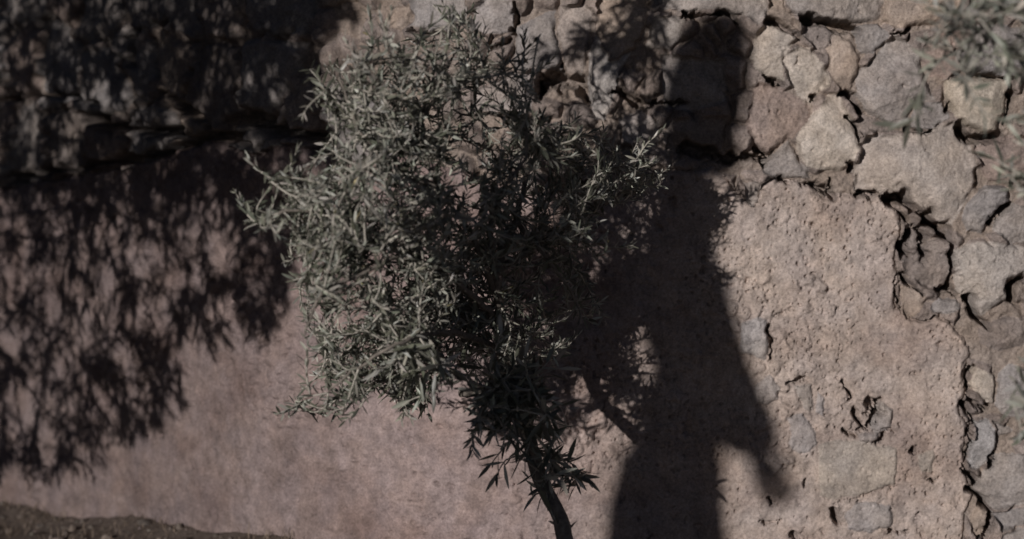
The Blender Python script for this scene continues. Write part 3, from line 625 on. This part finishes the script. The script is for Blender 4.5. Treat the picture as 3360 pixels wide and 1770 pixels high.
tips2 = [tp(x, y, .13 + .14 * q.random()) for x, y in in_poly([(1250,1000),(1420,1020),(1540,1000),(1580,1180),(1500,1230),(1450,1180),(1440,1330),(1310,1340),(1260,1200)], 40, q)] + [tp(x, y, float(np.interp(x, [1540, 1650, 1850, 1930], [-.13, -.05, .03, .07])) + .04 * q.random()) for x, y in in_poly(CL, 62, q) + in_poly([(1290,1120),(1420,1100),(1450,1250),(1380,1350),(1300,1330)], 14, q) + in_poly([(1700,1480),(1770,1500),(1800,1600),(1760,1640),(1720,1560)], 7, q) + in_poly([(1790,1490),(1890,1480),(1930,1570),(1860,1620)], 8, q)]
grow(sap, limbs, tips2, q, (.032, .054), .12, .013, -.1, yellow=0, leafw=.17)
nl = grow(sap, limbs, tips, q, (.014, .028), .16, .0066, .35, yellow=.003, leafw=.20)
print("sapling leaves", nl)

# --- olive with boughs reaching in from the right, nearer the lens
rt_tree = thing("olive_tree", "blurred silvery olive boughs reaching in at the right, nearer than the wall", "tree", (0, 0, 0))
q = np.random.default_rng(33); RY = -1.15
def rp(x, y, dy=0): return unproj(x, y, RY + dy)
g0 = float(ground_z(np.array([1.75]), np.array([RY]))[0])
tk = smooth_path([(1.78, RY, g0 - .05), (1.72, RY, .6), (1.60, RY, 1.0), (1.55, RY + .02, 1.5), (1.66, RY, 1.9)])
A = Acc(); A.add(*tube(tk, np.linspace(.06, .03, len(tk)), 14)); A.build("trunk", [M_BARK], rt_tree)
lb = [tk]
for L in ([(1.66, RY, 1.9), (1.8, RY + .15, 2.1), (2.1, RY + .1, 2.15)], [(1.55, RY + .02, 1.5), (1.8, RY - .2, 1.75), (2.1, RY - .3, 1.7)], [(1.6, RY, 1.0), (1.85, RY + .1, 1.3), (2.1, RY + .2, 1.4)], [(1.55, RY + .02, 1.5), rp(3700, -300), rp(3420, -120, .05), rp(3250, 20, .05), rp(3100, 120, .03)], [(1.6, RY, 1.0), rp(3950, 330, .1), rp(3560, 420), rp(3400, 540, .02)], [(1.66, RY, .8), rp(3950, 900, -.1), rp(3600, 1130), rp(3420, 1260)], [(1.66, RY, 1.9), rp(3500, -500), rp(3250, -250), rp(3120, -120)]):
    p = smooth_path(L, .02); A = Acc(); A.add(*tube(p, np.linspace(.014, .003, len(p)), 8)); A.build("branch", [M_BARK], rt_tree); lb.append(p)
tips = []
for poly, n in (([(3020,-150),(3600,-150),(3600,330),(3420,420),(3330,330),(3230,300),(3120,260),(3040,170)], 58), ([(3330,350),(3560,350),(3560,700),(3370,640),(3320,480)], 20), ([(3320,1180),(3520,1180),(3520,1480),(3350,1460)], 18), ([(3100,-600),(3800,-600),(3700,-150),(3200,-150)], 60), ([(3420,700),(3800,700),(3800,1200),(3460,1100)], 50), ([(3600,-1000),(4900,-1000),(4900,900),(3800,1000),(3600,300)], 330)):
    for x, y in in_poly(poly, n, q): tips.append(rp(x, y, q.random() * .34 - .17))
tips += [rp(3010, 330), rp(3000, 350), rp(3330, 620), rp(3290, 560), rp(3330, 1250), rp(3325, 1330), rp(3350, 1420)]
grow(rt_tree, lb, tips, q, (.026, .046), .15, .011, .1, yellow=0)

# --- olive standing to the left, out of the picture: its boughs throw the dappled shade on the far stretch of wall
lf_tree = thing("olive_tree", "old olive tree left of the picture whose drooping boughs shade the wall", "tree", (0, 0, 0))
q = np.random.default_rng(44)
sw, zw = np.meshgrid(np.arange(1.0, 5.85, .012), np.arange(-.1, 2.6, .012), indexing='ij')
Bl = np.stack([np.interp(sw, S_, XB), np.interp(sw, S_, YB), zw], -1).reshape(-1, 3); PXl, PYl = project(Bl)
def wallpt(x, y):
    j = np.argmin((PXl - x) ** 2 + (PYl - y) ** 2); return Bl[j]
def shade(x, y, t): return wallpt(x, y) + SUN * t
def zone(poly, n, t0, t1):
    return [shade(x, y, t0 + (t1 - t0) * q.random()) for x, y in in_poly(poly, n, q)]
c0 = shade(250, 300, 1.7)
tx, ty = c0[0] - 1.25, c0[1] - .7; g0 = float(ground_z(np.array([tx]), np.array([ty]))[0])
tk = smooth_path([(tx - .05, ty, g0 - .08), (tx, ty, g0 + .3), (tx + .06, ty + .05, g0 + .8), (tx + .02, ty + .1, 1.45), (tx + .1, ty + .1, 1.95)], .04)
A = Acc(); A.add(*tube(tk, np.linspace(.11, .05, len(tk)), 16)); A.build("trunk", [M_BARK], lf_tree)
lb = [tk]; top = np.array([tx + .02, ty + .1, 1.45])
for L in ([(100, 200), (450, 150), (800, 120), (1100, 40)], [(60, 500), (350, 480), (700, 520), (850, 640)], [(-100, 750), (200, 800), (450, 900), (700, 1000)], [(-50, 1000), (150, 1100), (350, 1250), (450, 1300)], [(-420, 300), (-330, 700), (-240, 1000), (-200, 1150)], [(200, -100), (700, -150), (1100, -150)], [(300, 650), (600, 850), (800, 1000), (880, 1130)], [(100, 1250), (350, 1400), (420, 1440)]):
    p = smooth_path([top + q.normal(size=3) * .03] + [shade(x + 25 * q.normal(), y + 25 * q.normal(), 1.8 + .12 * q.normal()) for x, y in L], .03)
    A = Acc(); A.add(*tube(p, np.linspace(.009, .002, len(p)), 8)); A.build("branch", [M_BARK], lf_tree); lb.append(p)
tips = zone([(-200,-250),(1250,-250),(1150,60),(1060,150),(1080,330),(900,520),(870,620),(600,620),(-200,640)], 2150, 1.4, 2.3)
tips += zone([(-200,560),(520,560),(900,600),(860,760),(480,700),(60,820),(-200,900)], 340, 1.4, 2.2)
tips += zone([(-160,760),(900,760),(930,950),(880,1150),(640,1130),(600,1250),(-160,1280)], 400, 1.4, 2.1)
tips += zone([(-160,1200),(620,1180),(620,1330),(520,1430),(380,1440),(300,1580),(-160,1600)], 260, 1.4, 2.1)
tips += zone([(-700,-300),(-60,-300),(-60,1400),(-500,1300)], 150, 1.2, 2.1)
p = smooth_path([lb[-3][len(lb[-3]) // 2], shade(1300, -420, 1.4), shade(1700, -480, 1.2), shade(2000, -330, 1.1), shade(2120, -120, 1.05)], .02)
A = Acc(); A.add(*tube(p, np.linspace(.012, .002, len(p)), 8)); A.build("branch", [M_BARK], lf_tree); lb.append(p)
tips += zone([(2040,-100),(2210,-80),(2190,120),(2150,250),(2060,340),(2000,300),(2060,120)], 34, 1.02, 1.2) + zone([(1720,80),(1800,60),(1960,100),(1940,250),(1860,300),(1760,300)], 9, 1.02, 1.2)
tips += zone([(880,420),(1060,330),(1120,450),(1080,620),(1000,760),(960,1050),(880,1080),(870,760)], 130, 1.7, 2.3)
nl = grow(lf_tree, lb, tips, q, (.036, .062), .21, .014, -.3, yellow=.01, leafw=.19, maxlen=1.0, hang=.45)
print("left tree leaves", nl)

# ---------------------------------------------------------------- the person whose shadow falls across the wall, standing beside the camera
D = 3.8; OFF = SUN * (D / -SUN[1]); Fd = np.array([math.cos(AZ), -math.sin(AZ), 0]); Ld = np.array([-math.sin(AZ), -math.cos(AZ), 0])
W0 = unproj(2250, 885, 0.0) + OFF; gp = float(ground_z(np.array([W0[0]]), np.array([W0[1]]))[0])
def pj(x, y, l=0):                                    # joint from where its shadow falls
    z = unproj(1680, y, 0)[2] + OFF[2]; f = (unproj(x, y, 0)[0] - unproj(2250, y, 0)[0]) * math.cos(AZ)
    b = np.array([W0[0], W0[1], 0]) + Fd * f + Ld * l; b[2] = z; return b
def gnd(f, l, z): b = np.array([W0[0], W0[1], gp + z]) + Fd * f + Ld * l; return b
person = thing("person", "long haired person in a dark coat standing on the slope, one arm held out behind", "person", (0, 0, 0))
def skin(name, verts, edges, rad, mat, lev=2):
    me = bpy.data.meshes.new(name); me.from_pydata([tuple(v) for v in verts], edges, []); me.materials.append(mat)
    o = bpy.data.objects.new(name, me); scn.collection.objects.link(o); o.parent = person
    m = o.modifiers.new("skin", 'SKIN'); m.use_smooth_shade = True; m.branch_smoothing = .3
    for i, r in enumerate(rad): me.skin_vertices[0].data[i].radius = r if isinstance(r, tuple) else (r, r)
    me.skin_vertices[0].data[0].use_root = True
    s = o.modifiers.new("sub", 'SUBSURF'); s.levels = lev; s.render_levels = lev; return o
M_SKIN = plain("skin", (.45, .28, .2), .55, .08, 60, .0003, .4); M_JACK = plain("jacket_cloth", (.09, .10, .12), .85, .2, 90, .001)
M_TROU = plain("trouser_cloth", (.11, .10, .085), .9, .2, 90, .001); M_HAT = plain("hat_cloth", (.14, .12, .10), .9, .2, 120, .001); M_SHOE = plain("shoe_leather", (.07, .05, .04), .6, .2, 60, .001)
M_HAIR = plain("hair", (.05, .035, .025), .6, .4, 200, .002)
def loft(name, rings, mat, seg=28, sq=2.3):
    """rings: (shadow y, left x, right x, lateral half width[, lateral centre]) lofted into one closed cloth or hair surface"""
    V = []; n = len(rings)
    for rg in rings:
        y, xl, xr, la = rg[:4]; lc = rg[4] if len(rg) > 4 else 0
        a, b = pj(xl, y, lc), pj(xr, y, lc); c = (a + b) / 2; hf = np.linalg.norm(b - a) / 2
        for k in range(seg):
            t = k * 2 * math.pi / seg; cx, sx = math.cos(t), math.sin(t)
            V.append(c + Fd * hf * math.copysign(abs(cx) ** (2 / sq), cx) + Ld * la * math.copysign(abs(sx) ** (2 / sq), sx))
    i = np.arange(n - 1)[:, None] * seg; j = np.arange(seg)[None]; k = (j + 1) % seg
    F = np.stack([i + j, i + seg + j, i + seg + k, i + k], -1).reshape(-1, 4)
    V += [np.mean(V[:seg], 0), np.mean(V[-seg:], 0)]; nn = n * seg
    T = np.array([(nn, q_, (q_ + 1) % seg) for q_ in range(seg)] + [(nn + 1, (n - 1) * seg + (q_ + 1) % seg, (n - 1) * seg + q_) for q_ in range(seg)])
    o = mesh_np(name, np.array(V), [F, T], [mat], person); m = o.modifiers.new("sub", 'SUBSURF'); m.levels = m.render_levels = 1; return o
pel = gnd(-.02, 0, .93); chest = pj(2240, 900); neckb = pj(2245, 720); head0 = pj(2262, 560); head1 = pj(2272, 440); head2 = pj(2290, 300); head3 = pj(2310, 190)
V = [pel, pj(2260, 1150), chest, neckb, head0, head1, head2, head3]; E = [(i, i + 1) for i in range(7)]; Rr = [.085, .06, .06, .052, .046, .058, .070, .062]
def chain(start, pts, rads):
    p = start
    for v, r in zip(pts, rads): V.append(v); Rr.append(r); E.append((p, len(V) - 1)); p = len(V) - 1
    return p
ARM = {1: (pj(2245, 770, .15), pj(2372, 1150, .19), pj(2482, 1375, .17), pj(2516, 1445, .16)), -1: (pj(2240, 770, -.15), pj(2262, 1200, -.19), pj(2255, 1540, -.18), pj(2258, 1620, -.18))}
for sg in (1, -1):
    hip = gnd(-.02, .085 * sg, .88); chain(0, [hip, gnd(.0 + .06 * sg, .10 * sg, .49), gnd(-.03 + .07 * sg, .10 * sg, .09), gnd(-.13 + .07 * sg, .11 * sg, .035)], [.078, .052, .038, .032])
    sh, el, wr, ha = ARM[sg]
    h = chain(2, [sh, el, wr, ha], [.045, .034, .025, (.028, .02)])
    dr = nrmz(ha - wr); sd = nrmz(np.cross(dr, Ld))
    for i, (o_, l1) in enumerate(((-.026, .062), (-.009, .075), (.009, .070), (.026, .055))):
        b_ = ha + sd * o_ + dr * .03; chain(h, [b_, b_ + dr * l1 * .55 + Ld * .006, b_ + dr * l1 - sd * .004 + Ld * .018], [.0095, .0085, .007])
    b_ = wr + dr * .03 + sd * -.034; chain(h - 1, [b_, b_ + dr * .035 - sd * .012, b_ + dr * .058 - sd * .014], [.011, .010, .008])
chain(6, [pj(2160, 345)], [.014]); body = skin("body", V, E, Rr, M_SKIN)
loft("hair", [(42, 2330, 2415, .03), (52, 2300, 2445, .055), (85, 2262, 2472, .075), (140, 2220, 2476, .088), (215, 2186, 2470, .094), (262, 2182, 2468, .096), (300, 2262, 2466, .095), (380, 2290, 2440, .09), (470, 2300, 2438, .085), (545, 2305, 2425, .075), (575, 2320, 2380, .05)], M_HAIR)
loft("coat", [(610, 2196, 2330, .06), (650, 2180, 2336, .085), (700, 2152, 2344, .14), (760, 2126, 2352, .18), (840, 2112, 2360, .185), (913, 2106, 2367, .18), (1043, 2110, 2373, .17), (1108, 2114, 2385, .165), (1174, 2136, 2393, .16), (1239, 2160, 2393, .16), (1304, 2166, 2388, .165), (1382, 2136, 2385, .175), (1473, 2073, 2383, .19), (1565, 2030, 2382, .20), (1700, 1995, 2400, .21), (1850, 1985, 2420, .22), (1960, 1980, 2425, .225)], M_JACK)
for sg in (1, -1):
    P3 = ARM[sg]; skin("sleeve", [P3[0], P3[1], P3[1] * -.25 + P3[2] * 1.25], [(0, 1), (1, 2)], [.074, .066, .066], M_JACK)
V3 = [gnd(-.02, 0, .93)]; E3 = []; R3 = [.10]
for sg in (1, -1):
    s_ = len(V3); V3 += [gnd(-.02, .095 * sg, .82), gnd(.06 * sg, .10 * sg, .49), gnd(-.03 + .07 * sg, .10 * sg, .10)]; E3 += [(0, s_), (s_, s_ + 1), (s_ + 1, s_ + 2)]; R3 += [.088, .066, .055]
    f0 = -.03 + .07 * sg; skin("shoe", [gnd(f0 + .06, .105 * sg, .045), gnd(f0 - .03, .105 * sg, .05), gnd(f0 - .17, .115 * sg, .035)], [(0, 1), (1, 2)], [.045, .05, .038], M_SHOE)
skin("trousers", V3, E3, R3, M_TROU)
for sg in (1, -1):
    e_ = pj(2186, 318, .030 * sg); skin("eye", [e_, e_ - Fd * .004], [(0, 1)], [.010, .009], plain("eye_white", (.7, .68, .65), .2, .05, 10, .0001) )
